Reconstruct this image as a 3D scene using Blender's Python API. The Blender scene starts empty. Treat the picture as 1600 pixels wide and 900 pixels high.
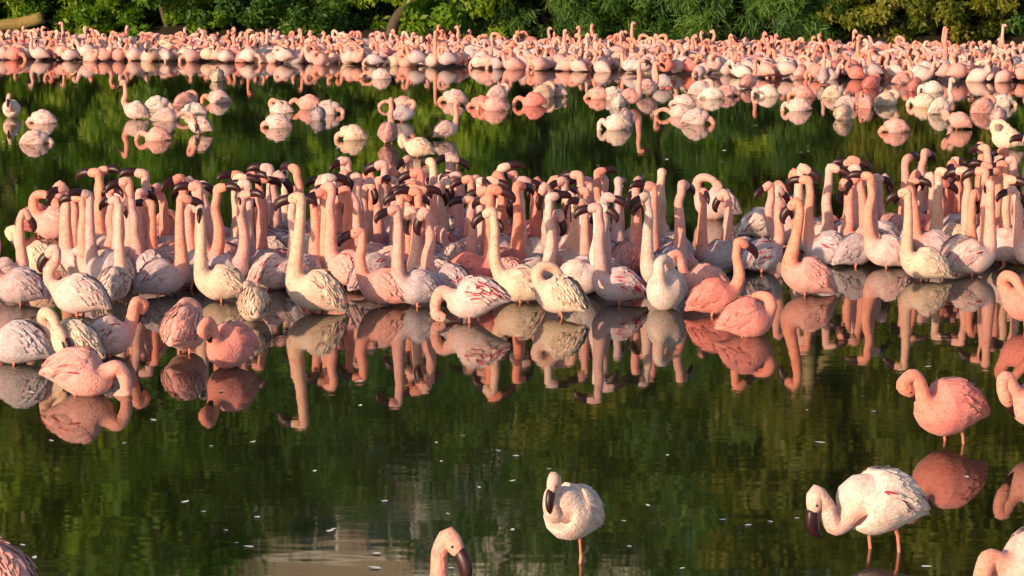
import bpy, math, random
import numpy as np
from mathutils import Vector, Matrix

# ------------------------------------------------------------------ camera, sky, sun, exposure
scene = bpy.context.scene
COL = scene.collection
CAM_H = 3.15
PITCH = math.atan(580.0 / 4000.0)
cam_d = bpy.data.cameras.new('camera')
cam = bpy.data.objects.new('camera', cam_d)
COL.objects.link(cam)
cam.location = (0, 0, CAM_H)
cam.rotation_euler = (math.pi / 2 - PITCH, 0, 0)
cam_d.sensor_width = 36.0
cam_d.lens = 36.0 * 4000.0 / 1600.0
cam_d.clip_start = 0.1
cam_d.clip_end = 3000
scene.camera = cam

SUN_EL = math.radians(12)
SUN_AZ = math.atan2(-0.68, -0.74)          # clockwise from +Y
world = bpy.data.worlds.new('World')
scene.world = world
world.use_nodes = True
wn = world.node_tree
bg = wn.nodes['Background']
sky = wn.nodes.new('ShaderNodeTexSky')
sky.sky_type = 'NISHITA'
sky.sun_disc = False
sky.sun_elevation = SUN_EL
sky.sun_rotation = SUN_AZ
wn.links.new(sky.outputs[0], bg.inputs[0])
bg.inputs[1].default_value = 0.15
sun_d = bpy.data.lights.new('sun', 'SUN')
sun_d.energy = 4.5
sun_d.angle = math.radians(0.6)
sun_d.color = (1.0, 0.73, 0.48)
sun = bpy.data.objects.new('sun', sun_d)
COL.objects.link(sun)
sdir = Vector((math.sin(SUN_AZ) * math.cos(SUN_EL), math.cos(SUN_AZ) * math.cos(SUN_EL), math.sin(SUN_EL)))
sun.rotation_euler = sdir.to_track_quat('Z', 'Y').to_euler()
sun.location = (-20, -20, 30)
scene.view_settings.view_transform = 'Standard'
scene.view_settings.look = 'None'
scene.view_settings.exposure = 0.36
scene.view_settings.gamma = 1.0
scene.cycles.max_bounces = 6
scene.cycles.diffuse_bounces = 3
scene.cycles.glossy_bounces = 3

# ------------------------------------------------------------------ helpers
RNG = random.Random(7)
BED = -0.30

def ray(px, py):
    dx, dy = (px - 800) / 4000.0, -(py - 450) / 4000.0
    s, c = math.sin(PITCH), math.cos(PITCH)
    return Vector((dx, dy * s + c, dy * c - s))

def at(px, py, z=0.0):                      # place on a level plane seen at a photograph position
    d = ray(px, py)
    t = (z - CAM_H) / d.z
    return Vector((d.x * t, d.y * t, z))

def at_dist(px, Y, z=0.0):
    return Vector(((px - 800) / 4000.0 * Y * 1.0, Y, z))

def tag(o, label=None, cat=None, group=None, kind=None):
    if label: o['label'] = label
    if cat: o['category'] = cat
    if group: o['group'] = group
    if kind: o['kind'] = kind
    return o

def link(name, me, parent=None, loc=None, rot=None):
    o = bpy.data.objects.new(name, me)
    COL.objects.link(o)
    if parent: o.parent = parent
    if loc is not None: o.location = loc
    if rot is not None: o.rotation_euler = rot
    return o

class MB:
    """collects verts/faces with material index and point attributes"""
    def __init__(s): s.v = []; s.f = []; s.m = []; s.neck = []; s.tint = []
    def add(s, V, F, mat=0, neck=None, tint=None):
        b = len(s.v)
        s.v.extend([tuple(p) for p in V])
        s.f.extend([tuple(i + b for i in f) for f in F])
        s.m.extend([mat] * len(F))
        s.neck.extend(neck if neck is not None else [0.0] * len(V))
        s.tint.extend(tint if tint is not None else [1.0] * len(V))
    def box(s, x0, x1, y0, y1, z0, z1, mat=0):
        V = [(x, y, z) for x in (x0, x1) for y in (y0, y1) for z in (z0, z1)]
        s.add(V, [(0,1,3,2),(4,6,7,5),(0,4,5,1),(2,3,7,6),(0,2,6,4),(1,5,7,3)], mat)
    def extend(s, o):
        b = len(s.v)
        s.v += o.v; s.f += [tuple(i + b for i in f) for f in o.f]
        s.m += o.m; s.neck += o.neck; s.tint += o.tint
    def mesh(s, name, mats, smooth=True):
        me = bpy.data.meshes.new(name)
        me.from_pydata(s.v, [], s.f)
        for m in mats: me.materials.append(m)
        me.polygons.foreach_set('material_index', s.m)
        me.polygons.foreach_set('use_smooth', [smooth] * len(s.f))
        a = me.attributes.new('neckness', 'FLOAT', 'POINT'); a.data.foreach_set('value', s.neck)
        a = me.attributes.new('tint', 'FLOAT', 'POINT'); a.data.foreach_set('value', s.tint)
        me.update()
        return me

def catmull(P, n):
    """P (k,d) -> n samples spread evenly over segments' chord length"""
    P = np.asarray(P, float)
    k = len(P)
    seg = np.linalg.norm(np.diff(P[:, :3], axis=0), axis=1) ** 0.7
    cum = np.concatenate([[0], np.cumsum(seg)])
    out = []
    Q = np.vstack([2 * P[0] - P[1], P, 2 * P[-1] - P[-2]])
    for t in np.linspace(0, cum[-1], n):
        i = min(max(np.searchsorted(cum, t, side='right') - 1, 0), k - 2)
        u = (t - cum[i]) / max(seg[i], 1e-9)
        p0, p1, p2, p3 = Q[i], Q[i + 1], Q[i + 2], Q[i + 3]
        out.append(0.5 * ((2 * p1) + (-p0 + p2) * u + (2 * p0 - 5 * p1 + 4 * p2 - p3) * u * u + (-p0 + 3 * p1 - 3 * p2 + p3) * u ** 3))
    return np.array(out)

def frames(C, lat0):
    T = np.gradient(C, axis=0)
    T /= np.linalg.norm(T, axis=1)[:, None] + 1e-12
    L = np.zeros_like(C)
    l = np.array(lat0, float)
    for i in range(len(C)):
        l = l - T[i] * np.dot(l, T[i]); l /= np.linalg.norm(l) + 1e-12
        L[i] = l
    V = np.cross(T, L)
    return T, L, V

def sweep(S, seg, lat0=(0, 1, 0)):
    """S rows: x y z rl rv"""
    C = S[:, :3]
    T, L, V = frames(C, lat0)
    verts, faces = [], []
    n = len(C)
    for i in range(n):
        for j in range(seg):
            a = 2 * math.pi * j / seg
            verts.append(C[i] + L[i] * (S[i, 3] * math.cos(a)) + V[i] * (S[i, 4] * math.sin(a)))
    for i in range(n - 1):
        for j in range(seg):
            k = (j + 1) % seg
            faces.append((i*seg+j, i*seg+k, (i+1)*seg+k, (i+1)*seg+j))
    faces.append(tuple(range(seg - 1, -1, -1)))
    faces.append(tuple(range((n-1)*seg, n*seg)))
    return verts, faces

# ------------------------------------------------------------------ materials
def new_mat(name):
    m = bpy.data.materials.new(name); m.use_nodes = True
    nt = m.node_tree
    return m, nt, nt.nodes['Principled BSDF']

def N(nt, t, **kw):
    n = nt.nodes.new(t)
    for k, v in kw.items(): setattr(n, k, v)
    return n

def mixc(nt, fac, a, b, blend='MIX'):
    n = N(nt, 'ShaderNodeMix', data_type='RGBA', blend_type=blend)
    for sock, val in ((n.inputs[0], fac), (n.inputs[6], a), (n.inputs[7], b)):
        if isinstance(val, bpy.types.NodeSocket): nt.links.new(val, sock)
        else: sock.default_value = val
    return n.outputs[2]

def ramp(nt, src, lo, hi, a=0.0, b=1.0):
    n = N(nt, 'ShaderNodeMapRange'); n.inputs[1].default_value = lo; n.inputs[2].default_value = hi
    n.inputs[3].default_value = a; n.inputs[4].default_value = b
    nt.links.new(src, n.inputs[0]); return n.outputs[0]

def noise(nt, vec, scale, detail=3, rough=0.55):
    n = N(nt, 'ShaderNodeTexNoise'); n.inputs['Scale'].default_value = scale
    n.inputs['Detail'].default_value = detail; n.inputs['Roughness'].default_value = rough
    if vec is not None: nt.links.new(vec, n.inputs['Vector'])
    return n.outputs[0]

def plumage(name, per_object=True, wing=False):
    m, nt, p = new_mat(name)
    info = N(nt, 'ShaderNodeObjectInfo')
    tc = N(nt, 'ShaderNodeTexCoord')
    add = N(nt, 'ShaderNodeVectorMath', operation='ADD')
    sc = N(nt, 'ShaderNodeMath', operation='MULTIPLY'); sc.inputs[1].default_value = 37.0
    nt.links.new(info.outputs['Random'], sc.inputs[0])
    nt.links.new(tc.outputs['Object'], add.inputs[0]); nt.links.new(sc.outputs[0], add.inputs[1])
    vec = add.outputs[0]
    if per_object: base = info.outputs['Color']
    else:
        at_ = N(nt, 'ShaderNodeAttribute', attribute_name='birdcol'); base = at_.outputs['Color']
    nk = N(nt, 'ShaderNodeAttribute', attribute_name='neckness').outputs['Fac']
    tn = N(nt, 'ShaderNodeAttribute', attribute_name='tint').outputs['Fac']
    alpha = info.outputs['Alpha'] if per_object else at_.outputs['Alpha']
    neckcol = mixc(nt, alpha, base, (0.85, 0.31, 0.205, 1))
    c = mixc(nt, nk, base, neckcol)
    # irregular rosy and dusky mottling of the feathers
    n1 = noise(nt, vec, 16, 4, 0.6)
    rosy = mixc(nt, 1.0, c, (1.0, 0.66, 0.64, 1), 'MULTIPLY')
    c = mixc(nt, ramp(nt, n1, 0.48, 0.70, 0, 0.75), c, rosy)
    n2 = noise(nt, vec, 45, 3, 0.65)
    dusk = mixc(nt, 1.0, c, (0.66, 0.56, 0.54, 1), 'MULTIPLY')
    c = mixc(nt, ramp(nt, n2, 0.50, 0.70, 0, 0.7), c, dusk)
    tv = N(nt, 'ShaderNodeVectorMath', operation='SCALE'); nt.links.new(c, tv.inputs[0]); nt.links.new(tn, tv.inputs['Scale'])
    nt.links.new(tv.outputs[0], p.inputs['Base Color'])
    p.inputs['Roughness'].default_value = 0.75
    p.inputs['Specular IOR Level'].default_value = 0.25
    p.inputs['Sheen Weight'].default_value = 0.15
    p.inputs['Sheen Roughness'].default_value = 0.5
    mp = N(nt, 'ShaderNodeMapping'); mp.inputs['Scale'].default_value = (0.45, 1.3, 1.0)
    nt.links.new(vec, mp.inputs['Vector'])
    b = N(nt, 'ShaderNodeBump'); b.inputs['Strength'].default_value = 0.9; b.inputs['Distance'].default_value = 0.010
    nt.links.new(noise(nt, mp.outputs[0], 75, 3, 0.6), b.inputs['Height']); nt.links.new(b.outputs[0], p.inputs['Normal'])
    return m

def simple(name, col, rough=0.6, var=0.25, scale=20, spec=0.4, coords='Object', bump=0.0):
    m, nt, p = new_mat(name)
    tc = N(nt, 'ShaderNodeTexCoord')
    n1 = noise(nt, tc.outputs[coords], scale, 4)
    c = mixc(nt, n1, tuple(x * (1 - var) for x in col[:3]) + (1,), tuple(min(1, x * (1 + var)) for x in col[:3]) + (1,))
    nt.links.new(c, p.inputs['Base Color'])
    p.inputs['Roughness'].default_value = rough; p.inputs['Specular IOR Level'].default_value = spec
    if bump:
        b = N(nt, 'ShaderNodeBump'); b.inputs['Distance'].default_value = bump
        nt.links.new(n1, b.inputs['Height']); nt.links.new(b.outputs[0], p.inputs['Normal'])
    return m

def leaf_mat(name, a, b, c, trans=0.35):
    m, nt, p = new_mat(name)
    tn = N(nt, 'ShaderNodeAttribute', attribute_name='tint').outputs['Fac']
    geo = N(nt, 'ShaderNodeNewGeometry')
    n1 = noise(nt, geo.outputs['Position'], 0.55, 3)
    col = mixc(nt, ramp(nt, n1, 0.35, 0.65), a + (1,), b + (1,))
    col = mixc(nt, ramp(nt, tn, 0.50, 1.0), col, c + (1,))
    nt.links.new(col, p.inputs['Base Color'])
    p.inputs['Roughness'].default_value = 0.5
    p.inputs['Specular IOR Level'].default_value = 0.35
    tr = N(nt, 'ShaderNodeBsdfTranslucent')
    nt.links.new(mixc(nt, 1.0, col, (1.3, 1.5, 0.5, 1), 'MULTIPLY'), tr.inputs[0])
    mx = N(nt, 'ShaderNodeMixShader'); mx.inputs[0].default_value = trans
    nt.links.new(p.outputs[0], mx.inputs[1]); nt.links.new(tr.outputs[0], mx.inputs[2])
    nt.links.new(mx.outputs[0], nt.nodes['Material Output'].inputs[0])
    return m

M_PLUM = plumage('plumage')
M_FLOCK = plumage('plumage_flock', per_object=False)
M_LEG = simple('leg_skin', (0.62, 0.20, 0.13), 0.45, 0.25, 60)
M_BILL = simple('bill_horn', (0.032, 0.008, 0.011), 0.4, 0.6, 40)
M_CRIM = simple('crimson_coverts', (0.42, 0.045, 0.075), 0.7, 0.4, 60)
M_BLACK = simple('black_flight_feathers', (0.022, 0.018, 0.02), 0.55, 0.4, 60)
M_EYE = simple('eye', (0.05, 0.012, 0.01), 0.1, 0.2, 60)
M_WHITEF = simple('white_down', (0.8, 0.77, 0.72), 0.7, 0.1, 60)
M_BARK = simple('bark', (0.085, 0.065, 0.045), 0.85, 0.5, 6, 0.2, bump=0.03)
M_PALEBARK = simple('pale_bark', (0.27, 0.22, 0.125), 0.85, 0.35, 5, 0.2, bump=0.03)
M_LOG = simple('dry_log', (0.24, 0.17, 0.06), 0.9, 0.4, 9, 0.2, bump=0.03)
M_LEAF = [leaf_mat('leaf_bright', (0.060, 0.150, 0.010), (0.130, 0.255, 0.012), (0.28, 0.38, 0.025), 0.45),
          leaf_mat('leaf_deep', (0.028, 0.080, 0.014), (0.060, 0.145, 0.016), (0.130, 0.230, 0.025), 0.4),
          leaf_mat('leaf_olive', (0.075, 0.115, 0.011), (0.125, 0.165, 0.013), (0.25, 0.23, 0.026), 0.4),
          leaf_mat('leaf_needle', (0.034, 0.095, 0.022), (0.065, 0.155, 0.025), (0.120, 0.220, 0.03), 0.4)]
M_SOIL = simple('soil', (0.035, 0.028, 0.018), 0.95, 0.5, 0.8, 0.2, bump=0.05)

def water_mat():
    m, nt, p = new_mat('lake_water')
    geo = N(nt, 'ShaderNodeNewGeometry')
    n0 = noise(nt, geo.outputs['Position'], 0.25, 3)
    silt = mixc(nt, n0, (0.010, 0.012, 0.005, 1), (0.022, 0.020, 0.009, 1))
    dif = N(nt, 'ShaderNodeBsdfDiffuse'); nt.links.new(silt, dif.inputs[0])
    gl = N(nt, 'ShaderNodeBsdfGlossy'); gl.inputs[0].default_value = (0.92, 0.92, 0.90, 1)
    gl.inputs['Roughness'].default_value = 0.028
    mp = N(nt, 'ShaderNodeMapping'); mp.inputs['Scale'].default_value = (0.8, 1.5, 1.0)
    nt.links.new(geo.outputs['Position'], mp.inputs['Vector'])
    b1 = N(nt, 'ShaderNodeBump'); b1.inputs['Strength'].default_value = 1.0; b1.inputs['Distance'].default_value = 0.0008
    nt.links.new(noise(nt, mp.outputs[0], 2.2, 2, 0.5), b1.inputs['Height'])
    b2 = N(nt, 'ShaderNodeBump'); b2.inputs['Strength'].default_value = 1.0; b2.inputs['Distance'].default_value = 0.0004
    # patches of cat's-paw ripple among still water
    pat = ramp(nt, noise(nt, geo.outputs['Position'], 0.35, 3, 0.6), 0.50, 0.68)
    mu = N(nt, 'ShaderNodeMath', operation='MULTIPLY'); nt.links.new(pat, mu.inputs[0])
    nt.links.new(noise(nt, mp.outputs[0], 14, 2, 0.5), mu.inputs[1])
    nt.links.new(mu.outputs[0], b2.inputs['Height']); nt.links.new(b1.outputs[0], b2.inputs['Normal'])
    nt.links.new(b2.outputs[0], gl.inputs['Normal'])
    fr = N(nt, 'ShaderNodeFresnel'); fr.inputs[0].default_value = 3.2
    mx = N(nt, 'ShaderNodeMixShader')
    nt.links.new(fr.outputs[0], mx.inputs[0]); nt.links.new(dif.outputs[0], mx.inputs[1]); nt.links.new(gl.outputs[0], mx.inputs[2])
    nt.links.new(mx.outputs[0], nt.nodes['Material Output'].inputs[0])
    return m
M_WATER = water_mat()

# ------------------------------------------------------------------ setting: ground, lake bed, water
def bank_y(x):
    return 63.2 - 0.22 * x + 0.5 * math.sin(x * 0.55) + 0.25 * math.sin(x * 1.7 + 1)

def build_ground():
    rr = random.Random(3)
    xs = np.concatenate([np.linspace(-900, -60, 8), np.linspace(-50, 50, 81), np.linspace(60, 900, 8)])
    V, F = [], []
    rows = []
    for x in xs:
        by = bank_y(max(-60, min(60, x)))
        prof = [(-400, 1.2), (-20, 0.9), (-4, 0.6), (-1.5, BED), (by - 1.0, BED), (by, 0.05), (by + 0.7, 0.32), (by + 4, 0.5),
                (by + 12, 0.8), (by + 40, 1.4), (500, 3), (2500, 5)]
        rows.append([(x, y, z + (rr.uniform(-.06, .06) if z > 0.1 and -5 < y < 200 else 0)) for y, z in prof])
    for r in rows: V += r
    k = len(rows[0])
    for i in range(len(rows) - 1):
        for j in range(k - 1):
            F.append((i*k+j, (i+1)*k+j, (i+1)*k+j+1, i*k+j+1))
    mb = MB(); mb.add(V, F)
    tag(link('ground', mb.mesh('ground', [M_SOIL])), kind='structure')
build_ground()
wm = MB()
wm.add([(-900, -3, 0), (900, -3, 0), (900, 75, 0), (-900, 75, 0)], [(0, 1, 2, 3)])
tag(link('lake_water', wm.mesh('lake_water', [M_WATER], False)), kind='structure')

# ------------------------------------------------------------------ trees and shrubs
def leaves(centers, per, lsz, spread, rnd, droop=0.0, aspect=0.45):
    """many leaf-sized folded quads scattered about clump centres (numpy)"""
    r = np.random.default_rng(rnd)
    K = len(centers); n = K * per
    c = np.repeat(np.array(centers), per, axis=0)
    d = r.normal(size=(n, 3)); d /= np.linalg.norm(d, axis=1)[:, None]
    rad = spread * r.random(n) ** 0.45
    pos = c + d * rad[:, None] * np.array([1, 1, 0.8])
    ax = d * 0.7 + r.normal(size=(n, 3)) * 0.6; ax[:, 2] -= droop
    ax /= np.linalg.norm(ax, axis=1)[:, None]
    cc = np.array(centers); out = cc - np.array([0, 0, cc[:, 2].mean()]); out /= np.linalg.norm(out, axis=1)[:, None] + 1e-6
    nr = r.normal(size=(n, 3)) * 0.55 + d * 0.8 + np.repeat(out, per, axis=0) * 0.7
    ax = r.normal(size=(n, 3)); ax[:, 2] -= 0.5 + droop
    ax -= nr * (np.sum(ax * nr, axis=1) / np.sum(nr * nr, axis=1))[:, None] * 0.85
    ax /= np.linalg.norm(ax, axis=1)[:, None]
    sd = np.cross(ax, nr); sd /= np.linalg.norm(sd, axis=1)[:, None] + 1e-9
    L = lsz * r.uniform(0.6, 1.3, n)[:, None]; W = L * aspect
    up = np.cross(sd, ax)
    V = np.stack([pos, pos + ax*L*0.5 + sd*W*0.5 + up*L*0.08, pos + ax*L, pos + ax*L*0.5 - sd*W*0.5 + up*L*0.08], axis=1).reshape(-1, 3)
    t = np.repeat(np.clip(r.random(K).repeat(per) * 0.72 + r.random(n) * 0.40, 0, 1), 4)  # random leaf tone, plus clump tone painted to imitate sunlit and shaded clumps
    return V, n, t

def leaf_mesh(name, V, n, t, mat):
    me = bpy.data.meshes.new(name)
    me.vertices.add(n * 4); me.vertices.foreach_set('co', V.ravel())
    me.loops.add(n * 4); me.loops.foreach_set('vertex_index', np.arange(n * 4))
    me.polygons.add(n)
    me.polygons.foreach_set('loop_start', np.arange(n) * 4)
    me.materials.append(mat)
    a = me.attributes.new('tint', 'FLOAT', 'POINT'); a.data.foreach_set('value', t)
    me.update(calc_edges=True); me.validate()
    return me

def limb(mb, p0, p1, r0, r1, rnd, bend=0.25, seg=7, n=9):
    p0, p1 = np.array(p0, float), np.array(p1, float)
    L = np.linalg.norm(p1 - p0)
    pts = []
    for i in range(5):
        u = i / 4
        q = p0 * (1 - u) + p1 * u
        if 0 < i < 4: q = q + np.array([rnd.uniform(-1, 1), rnd.uniform(-1, 1), rnd.uniform(-.4, .6)]) * L * bend * 0.35
        r = r0 * (1 - u) + r1 * u
        pts.append([*q, r, r])
    V, F = sweep(catmull(pts, n), seg, (0.3, 1, 0.1))
    mb.add(V, F)

def make_tree_meshes(seed, H, R, mat, lsz, per, nclump, spread, droop=0.0, aspect=0.45, base=0.2, bark=None):
    rnd = random.Random(seed)
    cs = []
    while len(cs) < nclump:
        x, y, z = rnd.uniform(-1, 1), rnd.uniform(-1, 1), rnd.uniform(0, 1)
        w = math.sin(math.pi * min(1, (z * 0.80 + 0.17))) ** 0.6
        q = math.hypot(x, y)
        if q > w or q < 0.35 * w: continue
        cs.append((x * R, y * R, H * (base + (1 - base) * z) - spread * 0.4 + rnd.uniform(-.3, .3)))
    tb = MB()
    th = H * 0.62
    limb(tb, (0, 0, -0.4), (rnd.uniform(-.4, .4), rnd.uniform(-.4, .4), th), H * 0.028, H * 0.012, rnd, 0.12, 9, 14)
    for c in rnd.sample(cs, min(len(cs), 16)):
        z0 = th * rnd.uniform(0.3, 0.95)
        limb(tb, (0, 0, min(z0, max(0.3, c[2] - 0.3))), c, H * 0.011, H * 0.003, rnd, 0.3, 5, 8)
    V, n, t = leaves(cs, per, lsz, spread, seed, droop, aspect)
    return tb.mesh('trunk', [bark or M_BARK]), leaf_mesh('crown', V, n, t, mat)

def place_tree(meshes, loc, rz, s, label, name, cat, group):
    e = link(name, None, loc=loc, rot=(0, 0, rz))
    e.scale = s if isinstance(s, tuple) else (s, s, s)
    link('trunk', meshes[0], e); link('crown', meshes[1], e)
    return tag(e, label, cat, group)

TREES = {
 'bright': make_tree_meshes(11, 11, 3.4, M_LEAF[0], 0.20, 230, 92, 0.72),
 'deep':   make_tree_meshes(12, 12, 3.6, M_LEAF[1], 0.19, 230, 95, 0.75),
 'olive':  make_tree_meshes(13, 11, 3.4, M_LEAF[2], 0.19, 230, 92, 0.72),
 'needle': make_tree_meshes(14, 12, 3.2, M_LEAF[3], 0.26, 260, 92, 0.72, 0.7, 0.14),
}
SHRUBS = {
 'bright': make_tree_meshes(21, 2.7, 1.5, M_LEAF[0], 0.15, 210, 50, 0.30, 0.25, base=0.1),
 'deep':   make_tree_meshes(22, 2.9, 1.6, M_LEAF[1], 0.14, 210, 50, 0.30, 0.25, base=0.1),
 'olive':  make_tree_meshes(23, 2.8, 1.5, M_LEAF[2], 0.14, 210, 50, 0.30, 0.25, base=0.1),
 'needle': make_tree_meshes(24, 2.8, 1.5, M_LEAF[3], 0.22, 240, 50, 0.30, 0.9, 0.12, base=0.05),
}
KINDW = {'bright': 'bright green broad-leaved', 'deep': 'dark green dense-leaved', 'olive': 'olive yellow-tinged', 'needle': 'feathery fine-leaved drooping'}

def kind_at(px, rnd):
    if px < 430: return rnd.choice(['bright', 'bright', 'deep'])
    if px < 760: return rnd.choice(['deep', 'deep', 'bright', 'needle'])
    if px < 1080: return rnd.choice(['needle', 'needle', 'deep'])
    if px < 1260: return rnd.choice(['bright', 'needle', 'bright'])
    return rnd.choice(['olive', 'olive', 'deep'])

tr = random.Random(5)
# waterside shrubs
px = -420
while px < 2020:
    Y = bank_y(at_dist(px, 64).x)
    p = at_dist(px, Y)
    k = kind_at(px, tr)
    gap = 520 < px < 690
    sc = tr.uniform(0.8, 1.2)
    oy = tr.uniform(0.5, 1.1) + (1.9 if gap else 0)
    size = 'tall ' if sc > 1.07 else ('low ' if sc < .93 else '')
    beside = (' overhanging the dry log' if px < 60 else ' in the hollow behind the leaning trunk' if gap else ' overhanging the bank behind the far colony')
    place_tree(SHRUBS[k], (p.x, bank_y(p.x) + oy, 0.15), tr.uniform(0, 6.28), (sc * 1.15, sc, sc * tr.uniform(0.9, 1.25)),
               size + KINDW[k] + ' shrub' + beside, 'shrub', 'shrub', 'shrubs along the far bank')
    px += tr.uniform(62, 92)
px = -440
while px < 2040:                               # taller thicket closing the wood behind the waterside shrubs
    p = at_dist(px, 66.5); k = kind_at(px, tr); sc = tr.uniform(1.25, 1.5)
    place_tree(SHRUBS[k], (p.x, bank_y(p.x) + tr.uniform(2.7, 3.6), 0.3), tr.uniform(0, 6.28), (sc * 1.1, sc * 1.1, sc),
               KINDW[k] + ' thicket bush between the bank shrubs and the trees', 'shrub', 'shrub', 'thicket bushes behind the bank shrubs')
    px += tr.uniform(95, 125)
# three rows of trees on the bank
for row, (off, step, smin, smax) in enumerate(((4.2, 190, 0.68, 0.90), (8.5, 165, 1.15, 1.28), (13.0, 150, 1.45, 1.55))):
    px = -420 + row * 70
    while px < 2050:
        p = at_dist(px, 64 + off)
        k = kind_at(px + tr.uniform(-120, 120), tr)
        if row and tr.random() < .4: k = 'olive'
        s = tr.uniform(smin, smax)
        if row == 2:
            s *= 0.9 if 420 < px < 860 else 1.0 if 240 < px < 860 else 1.3
        if row == 2 and 580 < px < 930:
            px += 60; continue
        if row == 1 and not (240 < px < 1010): s *= 1.2
        place_tree(TREES[k], (p.x, bank_y(p.x) + off + tr.uniform(-1, 1), 0.45), tr.uniform(0, 6.28), (s * 1.05, s * 1.05, s),
                   KINDW[k] + (' tree rising just behind the bank shrubs', ' tall tree standing behind the waterside trees', ' tallest tree at the back of the wood before the houses')[row],
                   'tree', 'tree', ('front trees on the far bank', 'middle trees on the far bank', 'back trees on the far bank')[row])
        px += step * tr.uniform(0.85, 1.12)

# a pale forked tree whose bare limbs show in the lake's reflection
def pale_tree():
    e = link('bare_limbed_tree', None, loc=(at_dist(1265, 66).x, 66.2, 0.4))
    mb = MB(); rnd = random.Random(9)
    limb(mb, (-0.2, 0, -0.4), (0.0, 0, 6.2), 0.30, 0.26, rnd, 0.05, 10, 14)
    limb(mb, (0.0, 0, 5.9), (0.1, -0.1, 11.2), 0.26, 0.08, rnd, 0.08, 9, 14)
    limb(mb, (0.0, 0, 8.6), (1.6, -0.2, 6.4), 0.16, 0.09, rnd, 0.08, 8, 12)
    limb(mb, (0.05, 0, 8.8), (-2.4, -0.3, 7.4), 0.15, 0.05, rnd, 0.08, 8, 12)
    limb(mb, (0.1, 0, 10.2), (-1.7, 0, 11.6), 0.1, 0.04, rnd, 0.08, 8, 12)
    link('trunk', mb.mesh('trunk', [M_PALEBARK]), e)
    cs = [(rnd.uniform(-2.6, 2.2), rnd.uniform(-.3, 1.2), rnd.uniform(11.0, 13.5)) for _ in range(24)]
    V, n, t = leaves(cs, 200, 0.2, 0.7, 77)
    link('crown', leaf_mesh('crown', V, n, t, M_LEAF[2]), e)
    tag(e, 'pale-barked forked tree with bare limbs in front of the wood', 'tree')
pale_tree()

# leaning trunk over the dark hollow in the bank, and a dry log on the left bank
mb = MB(); rnd = random.Random(4)
limb(mb, (0.0, 0, -0.3), (0.55, 0.1, 1.2), 0.17, 0.12, rnd, 0.2, 9, 12)
limb(mb, (0.55, 0.1, 1.15), (-0.6, 0.2, 2.3), 0.12, 0.07, rnd, 0.2, 8, 12)
limb(mb, (0.5, 0.1, 1.05), (1.5, -0.1, 0.45), 0.10, 0.05, rnd, 0.4, 8, 12)
o = link('leaning_trunk', mb.mesh('leaning_trunk', [M_BARK]), loc=(at_dist(612, 66).x, bank_y(-3.1) + 0.5, 0.15))
tag(o, 'crooked grey trunk leaning over the dark hollow in the far bank', 'trunk')
mb = MB()
limb(mb, (-1.6, 0, 0.05), (0.95, -0.1, 0.62), 0.13, 0.17, rnd, 0.1, 10, 14)
limb(mb, (0.0, 0, 0.40), (0.75, -0.35, 0.05), 0.07, 0.05, rnd, 0.1, 8, 10)
bx = at_dist(25, 66.5).x
o = link('dry_log', mb.mesh('dry_log', [M_LOG]), loc=(bx, bank_y(bx) + 0.05, 0.0))
tag(o, 'dry tan log propped on the far bank beneath bright green shrubs', 'log')

# ------------------------------------------------------------------ houses behind the wood (seen only in the reflection)
M_WALLW = simple('white_render', (0.62, 0.60, 0.56), 0.85, 0.12, 0.7, 0.3)
M_WALLT = simple('tan_render', (0.30, 0.25, 0.20), 0.85, 0.18, 0.7, 0.3)
M_FRAME = simple('window_paint', (0.72, 0.71, 0.68), 0.5, 0.08, 5)
M_GLASS = simple('window_glass', (0.03, 0.035, 0.04), 0.08, 0.3, 1.0, 0.8)
M_ROOFS = simple('roof_slab', (0.22, 0.2, 0.18), 0.9, 0.3, 2)

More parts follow.
